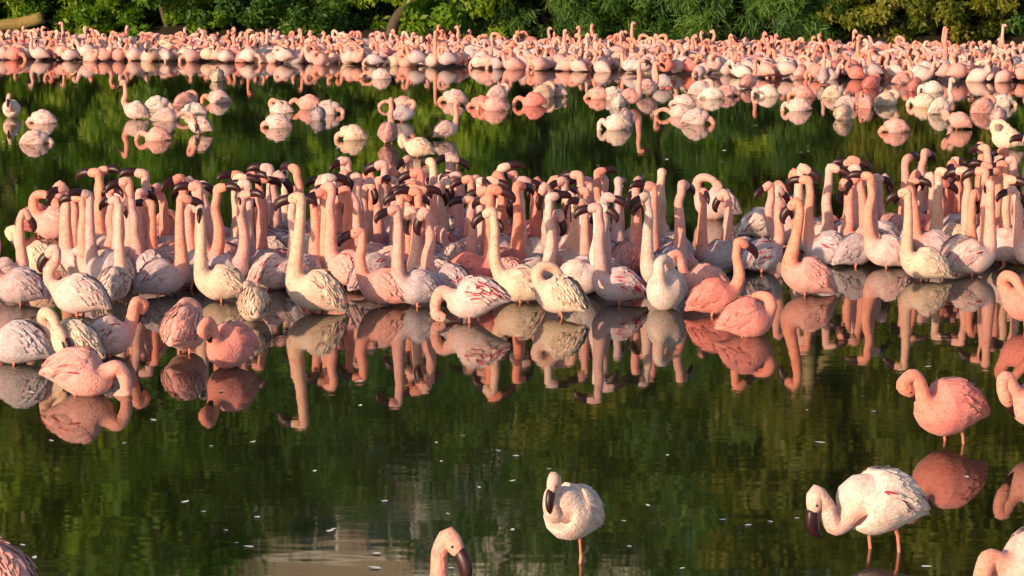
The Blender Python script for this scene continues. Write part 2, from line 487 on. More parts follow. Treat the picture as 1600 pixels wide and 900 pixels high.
def building(x0, x1, Y, storeys, bays, wall, label, wfrac, balcony_bays=()):
    e = link('apartment_building', None, loc=((x0 + x1) / 2, Y, 1.2))
    w = x1 - x0; h = 3.1; H = storeys * h; bw = w / bays; ww = bw * wfrac
    mb = MB()
    mb.box(-w/2, w/2, 0.30, 9, -1.5, H)                              # core
    for b in range(bays + 1):                                        # piers between the window bays
        xa = -w/2 if b == 0 else -w/2 + b*bw - (bw - ww)/2
        xb = w/2 if b == bays else -w/2 + b*bw + (bw - ww)/2
        mb.box(xa, xb, 0.0, 0.297, -1.5, H)
    for s in range(storeys + 1):
        z1 = min(H, s*h + 0.9); z0 = s*h - 0.75 if s else -1.5
        for b in range(bays):
            xa = -w/2 + b*bw + (bw - ww)/2 + 0.002
            mb.box(xa, xa + ww - 0.004, 0.003, 0.294, z0, z1)
    link('wall', mb.mesh('wall', [wall], False), e)
    mb = MB(); mb.box(-w/2 - 0.25, w/2 + 0.25, -0.25, 9.25, H + 0.003, H + 0.35)
    link('roof', mb.mesh('roof', [M_ROOFS], False), e)
    fm = MB(); z0, z1 = 0.903, h - 0.753
    for (xa, xb, za, zb) in ((-ww/2+.005, ww/2-.005, z0, z0+.09), (-ww/2+.005, ww/2-.005, z1-.09, z1), (-ww/2+.005, -ww/2+.09, z0+.092, z1-.092),
                             (ww/2-.09, ww/2-.005, z0+.092, z1-.092), (-.04, .04, z0+.092, z1-.092)):
        fm.box(xa, xb, 0.12, 0.20, za, zb)
    fme = fm.mesh('window', [M_FRAME], False)
    pm = MB(); pm.box(-ww/2 + 0.02, ww/2 - 0.02, 0.205, 0.23, z0 + 0.02, z1 - 0.02)
    pme = pm.mesh('pane', [M_GLASS], False)
    sm = MB(); sm.box(-w/2 - 0.1, w/2 + 0.1, -0.12, -0.003, -0.62, -0.45)
    sme = sm.mesh('floor_band', [M_FRAME], False)
    for s in range(storeys):
        for b in range(bays):
            wd = link('window', fme, e, loc=(-w/2 + (b + .5)*bw, 0, s*h))
            link('pane', pme, wd)
        if s: link('floor_band', sme, e, loc=(0, 0, s*h))
    tag(e, label, 'building')
building(-13.6, -3.0, 88.4, 8, 4, M_WALLT, 'tan apartment block behind the wood, mirrored faintly in the lake', 0.62)
building(-3.4, 5.0, 87, 8, 3, M_WALLW, 'white apartment block with broad windows behind the wood', 0.55)

# ------------------------------------------------------------------ flamingos
HB = 0.19
BODY = [(-0.238, -0.050, .014, .009), (-0.203, -0.034, .048, .030), (-0.148, -0.010, .088, .074), (-0.080, 0.008, .112, .112),
        (-0.010, 0.012, .124, .130), (0.060, 0.004, .117, .125), (0.122, 0.016, .086, .094)]

POSES = {}
def pose(name, neck, head, pitch=0, yaw=0, tilt=10, phrase=''):
    POSES[name] = dict(neck=neck, head=head, pitch=pitch, yaw=yaw, tilt=tilt, phrase=phrase)
# neck rows: x, y, z, radius (relative to body centre); head: x, y, z
UP = [(.158, 0, .090, .066), (.158, 0, .20, .053), (.153, 0, .35, .044), (.150, 0, .49, .038), (.155, 0, .575, .035)]
pose('upright', UP, (.194, 0, .640), -8, 0, 12, 'with its neck straight up')
pose('upright_bill_up', [(.160,0,.09,.066), (.168,0,.20,.053), (.165,0,.35,.044), (.155,0,.49,.038), (.157,0,.59,.035)], (.190,0,.66), 16, 0, 14, 'with neck upright and bill raised')
pose('upright_bill_down', [(.158,0,.09,.066), (.152,0,.20,.053), (.146,0,.34,.044), (.144,0,.45,.038), (.150,0,.520,.036)], (.210,0,.568), -50, 0, 12, 'with neck upright and bill down')
pose('upright_turned', UP, (.160, .035, .635), -6, 75, 12, 'with neck upright, head turned aside')
pose('upright_lean', [(.165,0,.08,.064), (.188,0,.18,.052), (.198,0,.31,.043), (.202,0,.43,.038), (.212,0,.51,.035)], (.254,0,.57), -15, 0, 16, 'with its neck leaning forward')
pose('upright_lookback', UP, (.118, .012, .640), -10, 165, 12, 'with neck upright, looking back')
pose('half_neck', [(.168,0,.07,.060), (.192,0,.15,.050), (.182,0,.25,.043), (.168,0,.34,.038), (.172,0,.40,.035)], (.210,0,.455), -22, 0, 12, 'with neck half raised')
pose('s_neck', [(.172,0,.05,.058), (.210,0,.10,.049), (.212,0,.17,.044), (.175,0,.225,.040), (.158,0,.275,.036)], (.192,0,.325), -40, 0, 10, 'with neck in an S curve')
pose('hook', [(.172,0,.06,.058), (.198,0,.14,.049), (.205,0,.21,.044), (.228,0,.258,.039), (.270,0,.255,.036)], (.290,0,.208), -118, 0, 8, 'with neck hooked over')
pose('curl', [(.168,0,.055,.060), (.196,0,.115,.052), (.212,0,.170,.046), (.240,0,.205,.042), (.283,0,.190,.038)], (.288,0,.138), -140, 0, 4, 'with neck tightly curled')
pose('feeding', [(.172,0,.02,.056), (.212,0,.050,.048), (.252,0,.045,.042), (.280,0,-.002,.038), (.286,0,-.055,.035)], (.276,0,-.100), -118, 0, 0, 'feeding with head at the water')
pose('feeding_far', [(.172,0,.03,.054), (.230,0,.060,.046), (.290,0,.052,.040), (.332,0,.005,.037), (.345,0,-.055,.034)], (.338,0,-.105), -110, 0, -4, 'feeding with neck stretched out')
pose('dabble', [(.170,0,-.005,.056), (.205,0,-.005,.050), (.240,0,-.030,.044), (.262,0,-.070,.039), (.266,0,-.100,.036)], (.256,0,-.135), -125, 0, 2, 'dabbling with its head under')
pose('preen_side', [(.170,0,.07,.058), (.200,.01,.15,.049), (.172,.05,.215,.044), (.105,.105,.200,.040), (.055,.145,.13,.036)], (.015,.155,.085), -55, 160, 10, 'preening its flank')
pose('preen_back', [(.170,0,.07,.058), (.198,0,.16,.049), (.175,.0,.245,.044), (.105,.02,.270,.040), (.03,.03,.245,.036)], (-.015,.03,.20), -45, 178, 8, 'preening its back')
pose('sleep', [(.166,0,.050,.060), (.186,0,.105,.053), (.170,.02,.160,.047), (.115,.045,.178,.041), (.065,.055,.165,.036)], (.015,.055,.145), -8, 178, 4, 'asleep with head tucked in')
pose('front_rest', [(.172,0,.00,.058), (.205,.0,.035,.052), (.218,-.012,.095,.046), (.190,-.02,.145,.042), (.164,-.015,.180,.040)], (.205,0,.222), -66, 0, 20, 'resting bill on breast')
pose('low_u', [(.165,0,-.04,.058), (.200,0,-.078,.050), (.245,0,-.078,.045), (.276,0,-.025,.041), (.284,0,.015,.039)], (.348,0,.052), -78, 0, 4, 'with its neck dipped low')
pose('preen_chest', [(.170,0,.055,.058), (.208,0,.12,.050), (.228,.0,.175,.044), (.256,0,.165,.040), (.262,.005,.105,.036)], (.242,.01,.055), -125, 0, 10, 'preening its breast')
pose('neck_down', [(.172,0,.03,.058), (.225,0,.05,.050), (.265,.01,.02,.044), (.282,.02,-.045,.040), (.275,.025,-.10,.036)], (.252,.025,-.130), -150, 0, -8, 'bending its head down low')
pose('swim_flat', [(.175,0,.02,.052), (.24,0,.055,.044), (.31,0,.062,.038), (.37,0,.05,.035), (.41,0,.03,.033)], (.440,0,-.005), -62, 0, -4, 'lying low with neck held flat')

for k_ in ('sleep', 'curl', 'preen_back', 'front_rest'): POSES[k_]['puff'] = 1.10

def spine(ps, rnd, jit, nb, nn):
    """sampled rows x y z rl rv and neckness"""
    t = math.radians(ps['tilt'] + jit * rnd.uniform(-6, 8))
    c, s = math.cos(t), math.sin(t)
    fat = (1 + jit * rnd.uniform(-.07, .07)) * ps.get('puff', 1.0)
    P = [(x*c - z*s, 0, x*s + z*c + HB, a*fat, b*fat) for x, z, a, b in [(q[0]*1.13 if q[0] < 0 else q[0]*1.06, q[1], q[2]*1.12, q[3]*1.17) for q in BODY]]
    dx, dz = 0.125*c - 0.125, 0.125*s
    nk = []
    sway = [jit * rnd.gauss(0, .007) for _ in range(5)]
    sway2 = [jit * rnd.gauss(0, .007) for _ in range(5)]
    hs = 1 + jit * rnd.uniform(-.10, .07)
    for i, (x, y, z, r) in enumerate(ps['neck']):
        f = max(0, 1 - i / 2.0)
        nk.append((x + dx*f + sway[i], y + sway2[i], (z if z < .1 else .1 + (z - .1)*hs) + dz*f*0.6 + HB, r, r))
    h = np.array(ps['head'], float)
    h = h + np.array([sway[4], sway2[4], (h[2] - .1)*(hs - 1) if h[2] > .1 else 0]) + np.array([0, 0, HB])
    p = math.radians(ps['pitch'] + jit * rnd.uniform(-14, 14)); y = math.radians(ps['yaw'] + jit * rnd.uniform(-22, 22))
    d = np.array([math.cos(p)*math.cos(y), math.cos(p)*math.sin(y), math.sin(p)])
    v = np.array([math.sin(p)*math.cos(y), math.sin(p)*math.sin(y), -math.cos(p)])
    hd = [(*(h - d*.032 + v*.002), .036, .039), (*h, .037, .042), (*(h + d*.036 + v*.003), .030, .036), (*(h + d*.060 + v*.006), .021, .026)]
    rows = P + nk + hd
    S = catmull(rows, nb + nn)
    S[:, 3:] = np.maximum(S[:, 3:], .005)
    if jit > 0 and nb > 12:
        ph = [rnd.uniform(0, 6.28) for _ in range(4)]
        w = np.clip(1.2 - np.arange(len(S)) / nb, 0, 1)
        S[:, 3] *= 1 + .022 * w * np.sin(np.arange(len(S)) * 1.3 + ph[0])
        S[:, 4] *= 1 + .030 * w * np.sin(np.arange(len(S)) * 1.1 + ph[1])
    # neckness from position along the spine
    C = np.asarray(rows); L = np.concatenate([[0], np.cumsum(np.linalg.norm(np.diff(S[:, :3], axis=0), axis=1))])
    Lb = np.linalg.norm(np.diff(C[:len(P), :3], axis=0), axis=1).sum()
    k = np.clip((L - Lb + 0.03) / 0.13, 0, 1)
    return S, k, h, d, v

def bill_geo(h, d, v, seg, n):
    rows = []
    for a, b, r in ((.046, .004, .026), (.072, .006, .029), (.106, .020, .028), (.132, .048, .022), (.142, .080, .012), (.140, .100, .004)):
        q = h + d*(.046 + (a - .046)*1.2) + v*b*0.80
        rows.append((*q, r*0.86, r*1.25))
    lat = np.cross(d, v)
    return sweep(catmull(rows, n), seg, lat)

def leg_geo(mb, side, rnd, seg, mat):
    y = side * .058
    k = rnd.uniform(.0, .06) * side
    rows = [(-.01 + k*.3, y, HB - .035, .034, .034), (-.012 + k*.5, y, HB - .095, .020, .020), (-.018 + k, y, HB - .135, .0095, .0095),
            (-.03 + k, y, HB - .235, .0085, .0085), (-.035 + k, y, HB - .262, .013, .013), (-.02 + k, y, HB - .30, .008, .008), (.0 + k, y, BED + .012, .007, .007)]
    V, F = sweep(catmull(rows, 14 if seg > 6 else 8), max(5, seg // 2), (0, 1, 0))
    sg = max(5, seg // 2); tot = len(V) // sg
    cut = int(tot * 0.20) * sg
    f1 = [f for f in F if max(f) <= cut + sg - 1]; f2 = [f for f in F if max(f) > cut + sg - 1]
    b = len(mb.v)
    mb.add(V, f1, 0, [0.15] * len(V))
    mb.f.extend([tuple(i + b for i in f) for f in f2]); mb.m.extend([mat] * len(f2))
    fx = k
    mb.add([(fx - .02, y, BED + .012), (fx + .075, y - .035, BED + .004), (fx + .085, y, BED + .006), (fx + .075, y + .035, BED + .004), (fx, y, BED + .022)],
           [(0, 1, 4), (1, 2, 4), (2, 3, 4), (3, 0, 4), (0, 3, 2, 1)], mat)

def wing_geo(mb, S, side, rnd, crim, shag, black, dens=1.0):
    """overlapping feathers laid over the flank; S is the sampled spine"""
    C = S[:, :3]; T, L, Vv = frames(C, (0, 1, 0))
    Lc = np.concatenate([[0], np.cumsum(np.linalg.norm(np.diff(C, axis=0), axis=1))])
    def surf(u, a, off):
        u = max(0.0, u)
        i = min(np.searchsorted(Lc, u, side='right') - 1, len(Lc) - 2); f = (u - Lc[i]) / (Lc[i+1] - Lc[i] + 1e-9)
        g = lambda A: A[i]*(1-f) + A[i+1]*f
        rl, rv = g(S[:, 3]) + off, g(S[:, 4]) + off
        lv, vv = g(L), g(Vv)
        up = vv if vv[2] > 0 else -vv
        rad = lv*(side*math.sin(a)*rl) + up*(math.cos(a)*rv)
        nn = rad / (np.linalg.norm(rad) + 1e-9)
        return g(C) + rad, nn
    def feather(u, a, ln, wd, da, off, lift, mat, tint):
        pts = []
        ts = (0, .35, .72, 1.0)
        for i, q in enumerate(ts):
            p, nn = surf(u - ln*q, a + da*q, off*(1 - 0.3*q) + lift*q*q)
            p2, _ = surf(u - ln*q, a + da*q + 0.35, off)
            sd = p2 - p; sd /= np.linalg.norm(sd) + 1e-9
            w = wd * (0.6, 1.0, 0.85, 0.22)[i]
            pts += [p - sd*w*.5 - nn*.004, p + nn*.0025, p + sd*w*.5 - nn*.004]
        F = []
        for i in range(3):
            b = i*3
            F += [(b, b+1, b+4, b+3), (b+1, b+2, b+5, b+4)]
        mb.add(pts, F, mat, [0.0]*12, [tint]*12)
    # flight feathers showing at the rear
    for i in range(5):
        feather(.16 + .015*i, 0.75 + .13*i, .15, .022, 0.05, .004, .004, 2 if (black and rnd.random() < .8) else 0, rnd.uniform(.75, 1))
    rows = 10
    for r in range(rows):
        u = .10 + .235 * r / (rows - 1)
        na = 7
        for j in range(na):
            a = 0.22 + 1.65 * (j + 0.5*(r % 2)) / na + rnd.uniform(-.06, .06)
            if a > 1.25 + 0.55*math.sin(math.pi*min(1, r/(rows-1))): continue
            m = 1 if (crim and rnd.random() < crim and 0.55 < a < 1.6) else 0
            feather(u + rnd.uniform(-.01, .01), a, .075*rnd.uniform(.8, 1.25), (.018 if m else .044)*rnd.uniform(.8, 1.2), rnd.uniform(-.05, .22), .002,
                    .009 + rnd.uniform(.0, .008)*(1 + shag), m, rnd.uniform(.74, 1.10))
    # long loose scapular plumes
    for i in range(int(9 * (0.6 + shag))):
        feather(.23 + rnd.uniform(-.06, .07), rnd.uniform(.25, .95), rnd.uniform(.12, .20), .019, rnd.uniform(.30, .95), .004,
                .014 + rnd.uniform(.002, .014)*(1 + shag), 1 if rnd.random() < crim*0.7 else 0, rnd.uniform(.75, 1.1))

MESHES = {}
def bird_meshes(pname, var, crim=0.06, shag=0.3, black=True, one_leg=False):
    key = (pname, var, crim, shag, black, one_leg)
    if key in MESHES: return MESHES[key]
    rnd = random.Random(hash((pname, var)) % 99991 if False else sum(ord(ch) for ch in pname) * 31 + var * 977)
    S, k, h, d, v = spine(POSES[pname], rnd, 1.0 if var else 0.35, 22, 26)
    body = MB()
    V, F = sweep(S, 14)
    body.add(V, F, 0, list(np.repeat(k, 14)), [1.0] * len(V))
    leg_geo(body, 1, rnd, 12, 1)
    if not one_leg: leg_geo(body, -1, rnd, 12, 1)
    wings = []
    for sd in (1, -1):
        w = MB(); wing_geo(w, S, sd, rnd, crim, shag, black); wings.append(w)
    bl = MB(); V, F = bill_geo(h, d, v, 8, 10); bl.add(V, F)
    ey = []
    lat = np.cross(d, v)
    for sd in (1, -1):
        em = MB(); c = h + d*.022 - v*.006 + lat*sd*.032
        rows = [(*(c + lat*sd*q), r, r) for q, r in ((-.004, .007), (.000, .0072), (.0025, .0045), (.0035, .001))]
        Ve, Fe = sweep(np.array(rows), 7, d); em.add(Ve, Fe); ey.append(em)
    r = (body.mesh('flamingo', [M_PLUM, M_LEG]), [w.mesh('wing', [M_PLUM, M_CRIM, M_BLACK]) for w in wings], bl.mesh('bill', [M_BILL]),
         [q.mesh('eye', [M_EYE]) for q in ey])
    MESHES[key] = r
    return r

SMALL = {}
def small_mb(pname, var, tiny=False):
    """a whole bird in one mesh, for the distant colony"""
    key = (pname, var, tiny)
    if key in SMALL: return SMALL[key]
    rnd = random.Random(sum(ord(ch) for ch in pname) * 17 + var * 331)
    nb, nn, sg = (9, 11, 7) if tiny else (16, 18, 10)
    S, k, h, d, v = spine(POSES[pname], rnd, 1.0, nb, nn)
    mb = MB(); V, F = sweep(S, sg); mb.add(V, F, 0, list(np.repeat(k, sg)))
    V, F = bill_geo(h, d, v, 5, 5); mb.add(V, F, 2)
    if not tiny:
        for sd in (1, -1):
            leg_geo(mb, sd, rnd, 8, 1)
            w = MB(); wing_geo(w, S, sd, rnd, 0.05, 0.2, True)
            w.m = [{0: 0, 1: 3, 2: 2}[q] for q in w.m]; mb.extend(w)
    SMALL[key] = mb
    return mb
SMALLME = {}

PAL = {'white':  ((0.80, 0.64, 0.58), 'whitish'),
       'cream':  ((0.80, 0.58, 0.45), 'cream'),
       'pale':   ((0.76, 0.53, 0.50), 'pale pink'),
       'pink':   ((0.80, 0.40, 0.36), 'rose pink'),
       'deep':   ((0.82, 0.27, 0.24), 'salmon pink'),
       'grey':   ((0.58, 0.46, 0.49), 'greyish pink')}

def tint_col(cname, rnd):
    c = PAL[cname][0]
    f = rnd.uniform(.93, 1.05); g = rnd.uniform(-.03, .03)
    return (min(.9, c[0]*f), min(.9, c[1]*f + g), min(.9, c[2]*f + g*1.1), rnd.uniform(.25, .95) if cname not in ('white', 'cream') else rnd.uniform(.1, .45))

BIRD_POS = []
def bird(px, yw, cname, pname, heading, label, group=None, var=0, dz=0.0, s=1.0, crim=0.06, shag=0.3, black=True, eyes=False, parts=True, tilt=(0, 0), mirror=False, one_leg=False):
    p = at(px, yw); rnd = random.Random(int(px * 7 + yw * 131))
    col = tint_col(cname, rnd)
    rot = (math.radians(tilt[0]), math.radians(tilt[1]), math.radians(heading))
    sc = (s, -s if mirror else s, s)
    loc = (p.x, p.y, dz)
    BIRD_POS.append((p.x, p.y))
    if not parts:
        k = (pname, var)
        if k not in SMALLME: SMALLME[k] = small_mb(pname, var).mesh('flamingo', [M_PLUM, M_LEG, M_BILL, M_CRIM])
        o = link('flamingo', SMALLME[k], loc=loc, rot=rot)
        o.color = col; o.scale = sc
        return tag(o, label, 'flamingo', group)
    b, ws, bl, ey = bird_meshes(pname, var, crim, shag, black, one_leg)
    o = link('flamingo', b, loc=loc, rot=rot); o.color = col; o.scale = sc
    for w in ws: link('wing', w, o).color = col
    link('bill', bl, o)
    if eyes:
        for e in ey: link('eye', e, o)
    return tag(o, label, 'flamingo', group)

# --- foreground birds, alone on the open water
bird(893, 878, 'white', 'front_rest', 236, 'whitish flamingo on one leg, bill folded onto its breast, alone in open water', dz=.085, s=.84, one_leg=True, eyes=True, shag=0, crim=0)
bird(1372, 861, 'white', 'low_u', 205, 'white flamingo with rosy wing patch and black tail tip, neck dipped low', dz=.04, s=1.08, mirror=True, eyes=True, crim=.12, shag=.1)
bird(1480, 692, 'deep', 'curl', 205, 'deep pink flamingo with curled neck standing over its clear reflection', mirror=True, dz=.01, s=1.06, eyes=True, crim=0, shag=0, black=False)
bird(1622, 692, 'pink', 'preen_chest', 200, 'pink flamingo beyond the deep pink curled-neck bird, cut by the frame', dz=.05, eyes=True, crim=0)
bird(1606, 512, 'deep', 'preen_side', 165, 'deep pink flamingo preening near the frame edge, below the packed flock', dz=.0, crim=.05)
bird(640, 1030, 'pink', 'upright_bill_down', -25, 'pink flamingo of which only head and upper neck show before the house reflection', dz=-.22, eyes=True)
bird(-18, 960, 'pink', 's_neck', 160, 'pink flamingo at the frame edge with only its breast in view', eyes=True)
bird(1612, 945, 'pale', 'neck_down', 200, 'pale flamingo with ruffled wing cut off by the frame corner', shag=.8, crim=.1, eyes=True)
# --- birds at the near left
bird(128, 616, 'pink', 'neck_down', -12, 'rosy flamingo bending its neck down to meet its own reflection', dz=-0.065, s=1.08, crim=.10, eyes=True)
bird(28, 568, 'grey', 'preen_chest', 178, 'greyish flamingo with smooth back beside the bending rosy one', dz=-0.055, s=1.05, crim=0)
bird(112, 566, 'cream', 'preen_side', 170, 'cream flamingo standing behind the bending rosy one', dz=-0.045, crim=.04)
bird(172, 556, 'pale', 'hook', 35, 'mottled pale flamingo with pink hooked head and crimson streaked wing', dz=-0.045, crim=.2, s=.95)
bird(290, 550, 'pink', 'sleep', 72, 'round pink flamingo asleep, standing clear of the flock', dz=-0.025, s=1.0, crim=0, shag=0, black=False, eyes=True)
bird(360, 573, 'deep', 'curl', 238, 'round deep pink flamingo with curled neck beside the sleeping one', dz=-0.045, s=1.0, crim=0, shag=0, black=False, eyes=True)
bird(397, 500, 'cream', 'sleep', 100, 'small cream flamingo showing its back behind the two round pink ones', dz=-0.045, s=.85, shag=.5)
bird(122, 492, 'pale', 's_neck', 172, 'pale rosy flamingo with S-curved neck at the left flock front', s=1.08, crim=0, shag=0, dz=-.045)
bird(30, 475, 'grey', 'half_neck', 190, 'greyish flamingo with half-raised neck at the frame edge of the flock', dz=-.045)
bird(10, 452, 'pale', 'upright_bill_down', 20, 'pale flamingo with slender upright neck and bill down at the frame edge', s=.9, dz=-.045)
bird(62, 430, 'cream', 'hook', 160, 'cream flamingo with doubled-over neck left of the flock', dz=-.045)
bird(86, 372, 'pink', 'preen_back', 185, 'pink flamingo with neck looped over beside its coiled neighbour', s=1.05, dz=-.045)
bird(62, 366, 'deep', 'hook', 30, 'salmon flamingo with coiled neck at the outer edge of the flock', dz=-.045)
bird(180, 470, 'white', 'upright', 80, 'whitish slender-necked flamingo facing away at the left flock front', s=.95, dz=-.045)
bird(255, 462, 'grey', 'upright', 15, 'greyish flamingo with drooping tail plumes at the flock front', shag=1.0, s=1.02, dz=-.045)
bird(208, 384, 'pale', 's_neck', 150, 'pale flamingo with curled neck behind the left flock', dz=-.045)
bird(253, 405, 'pink', 'preen_back', 60, 'pink flamingo with tucked head between upright necks at the left', dz=-.045)
# --- front rank of the main flock
FR = 'front rank of the packed flock'
bird(488, 488, 'cream', 'upright', 172, 'cream flamingo in profile with long upright neck leading the front rank', s=1.13, shag=.5, eyes=True, tilt=(0, -6), dz=-.045)
bird(600, 478, 'pink', 'half_neck', 176, 'flamingo with glowing salmon breast and black bill in the front rank', s=1.03, var=2, eyes=True, dz=-.045)
bird(740, 502, 'pale', 'neck_down', 170, 'flamingo with crimson streaked ruffled wings bending down in the front rank', crim=.42, shag=1.0, s=1.08, eyes=True, dz=-0.025)
bird(812, 472, 'cream', 'upright_lean', 178, 'cream-backed flamingo with dark bill raised above the shaggy bird', var=1, dz=-.045)
bird(872, 494, 'cream', 'preen_side', 150, 'shaggy cream flamingo preening its flank in the front rank', shag=1.3, crim=0, s=1.0, mirror=True, dz=-0.025)
bird(965, 474, 'grey', 'upright', 190, 'greyish flamingo with crimson breast feathers in the front rank', crim=.4, shag=.6, var=1, dz=-.045)
bird(1040, 482, 'white', 'preen_back', 250, 'whitish flamingo with neck looped and dark bill on its back', shag=.3, crim=0, eyes=True, dz=-.045)
bird(1098, 470, 'pink', 'hook', 200, 'pink flamingo with arched neck and hanging bill at the flock end', crim=.1, dz=-.045)
bird(1118, 492, 'deep', 'half_neck', 8, 'deep pink flamingo with straight slender neck at the flock end', crim=0, shag=0, s=.98, dz=-.045)
bird(1168, 524, 'deep', 'sleep', 5, 'round deep pink flamingo crouched in front of the straight-necked one', crim=0, shag=0, black=False, s=.95, dz=-0.055)
bird(1255, 460, 'pink', 'upright_bill_down', 176, 'smooth pink flamingo with long neck in the gap between two flocks', shag=0, crim=.03, s=1.04, eyes=True, tilt=(0, -9), dz=-.045)
bird(650, 478, 'grey', 'upright', 205, 'greyish flamingo behind the salmon-breasted bird of the front rank', shag=.6, var=2, dz=-.045)
bird(345, 470, 'cream', 'upright_turned', 190, 'cream mottled flamingo with ruffled wing beside the small cream one', shag=.9, crim=.12, s=1.0, dz=-.045)
bird(430, 452, 'pale', 'upright', 8, 'pale flamingo just behind the cream leader of the front rank', var=3, dz=-.045)
bird(700, 470, 'grey', 'upright_bill_down', 172, 'greyish flamingo with mottled wing beside the crimson streaked one', shag=.7, crim=.15, var=2, dz=-.045)
bird(905, 462, 'white', 'upright', 2, 'whitish flamingo standing behind the shaggy preening bird', shag=.4, var=4, dz=-.045)
# --- front rank of the right flock
bird(1443, 438, 'cream', 'upright', 178, 'cream flamingo in profile with dark bill leading the right flock', s=.97, shag=0, crim=0, eyes=True, dz=-.045)
bird(1518, 430, 'pale', 'upright_turned', 12, 'pale pink flamingo beside the cream leader of the right flock', shag=.2, s=1.05, dz=-.045)
bird(1338, 416, 'grey', 'upright', 20, 'smooth grey-backed flamingo at the near end of the right flock', shag=.1, crim=0, var=2, dz=-.045)
bird(1384, 418, 'pale', 'upright_bill_up', 185, 'pale flamingo between the grey-backed bird and the cream leader', var=1, dz=-.045)
bird(1290, 414, 'grey', 'upright', 175, 'greyish flamingo with crimson wing coverts behind the smooth pink one', crim=.35, var=3, dz=-.045)
bird(1190, 425, 'grey', 'half_neck', 30, 'grey mottled flamingo wading behind the flock-end birds', crim=.12, shag=.6, dz=-.045)
bird(1120, 425, 'grey', 'upright_turned', 200, 'slim grey-necked flamingo at the end of the main flock', s=.95, dz=-.045)
bird(1160, 418, 'pale', 'upright_bill_down', 170, 'pale flamingo with bill lowered among the loose birds between flocks', s=.93, dz=-.045)
bird(1118, 342, 'pale', 'preen_back', 175, 'pale preening flamingo in the gap behind the main flock', s=1.05, dz=-.045)
bird(1228, 352, 'pink', 'preen_back', 120, 'round rose flamingo preening in the gap beside the right flock', dz=-.045)
bird(1190, 372, 'white', 's_neck', 20, 'whitish flamingo with curved neck in the gap between flocks', dz=-.045)
bird(1230, 385, 'pale', 'half_neck', 195, 'pale flamingo with half-raised neck in the gap between flocks', dz=-.045)

# --- packed birds of the two flocks, scattered on the ground
def fill(poly_top, y_front, x0, x1, count, group, where, seed):
    rnd = random.Random(seed)
    made = 0; tries = 0
    while made < count and tries < 9000:
        tries += 1
        px = rnd.uniform(x0, x1)
        yt = np.interp(px, *zip(*poly_top)); yf = np.interp(px, *zip(*y_front))
        yw = rnd.uniform(yt, yf)
        p = at(px, yw)
        if any(((p.x - q[0]) / .235) ** 2 + ((p.y - q[1]) / .19) ** 2 < 1 for q in BIRD_POS): continue
        h = (180 if rnd.random() < .58 else 0) + rnd.gauss(0, 34)
        pn = rnd.choices(['upright', 'upright_bill_up', 'upright_bill_down', 'upright_turned', 'upright_lean', 'upright_lookback', 'half_neck', 'hook'],
                         [30, 16, 18, 12, 10, 6, 4, 2])[0]
        cn = rnd.choices(['pale', 'pink', 'grey', 'deep', 'cream', 'white'], [32, 20, 28, 8, 6, 6])[0]
        cr = rnd.choice((0.06, .06, .25))
        bird(px, yw, cn, pn, h, f"{PAL[cn][1]} {'flecked ' if cr > .1 else ''}flamingo {POSES[pn]['phrase']}, {'at back of' if (yw - yt) < .4 * (yf - yt) else 'amid' if (yw - yt) < .75 * (yf - yt) else 'at front of'} {where}", group,
             var=rnd.randint(1, 3), s=rnd.uniform(.92, 1.08), crim=cr, shag=.3, dz=rnd.uniform(-.065, -.015))
        made += 1
    return made
TOPC = [(190, 424), (260, 420), (330, 412), (440, 392), (480, 378), (560, 374), (720, 372), (800, 388), (900, 400), (1000, 402), (1070, 412)]
FRC = [(190, 452), (330, 456), (700, 462), (950, 456), (1070, 452)]
n1 = fill(TOPC, FRC, 195, 1072, 118, 'birds packed in the main flock', 'the main flock', 1)
TOPL = [(-60, 400), (130, 402), (200, 410)]
FRL = [(-60, 470), (90, 450), (200, 452)]
n2 = fill(TOPL, FRL, 128, 205, 9, 'birds packed at the left end of the main flock', 'the outer end', 2)
TOPR = [(1255, 392), (1300, 388), (1420, 372), (1520, 358), (1620, 345), (1720, 340)]
FRR = [(1255, 402), (1350, 408), (1500, 416), (1720, 428)]
n3 = fill(TOPR, FRR, 1255, 1690, 54, 'birds packed in the right flock', 'the right flock', 3)

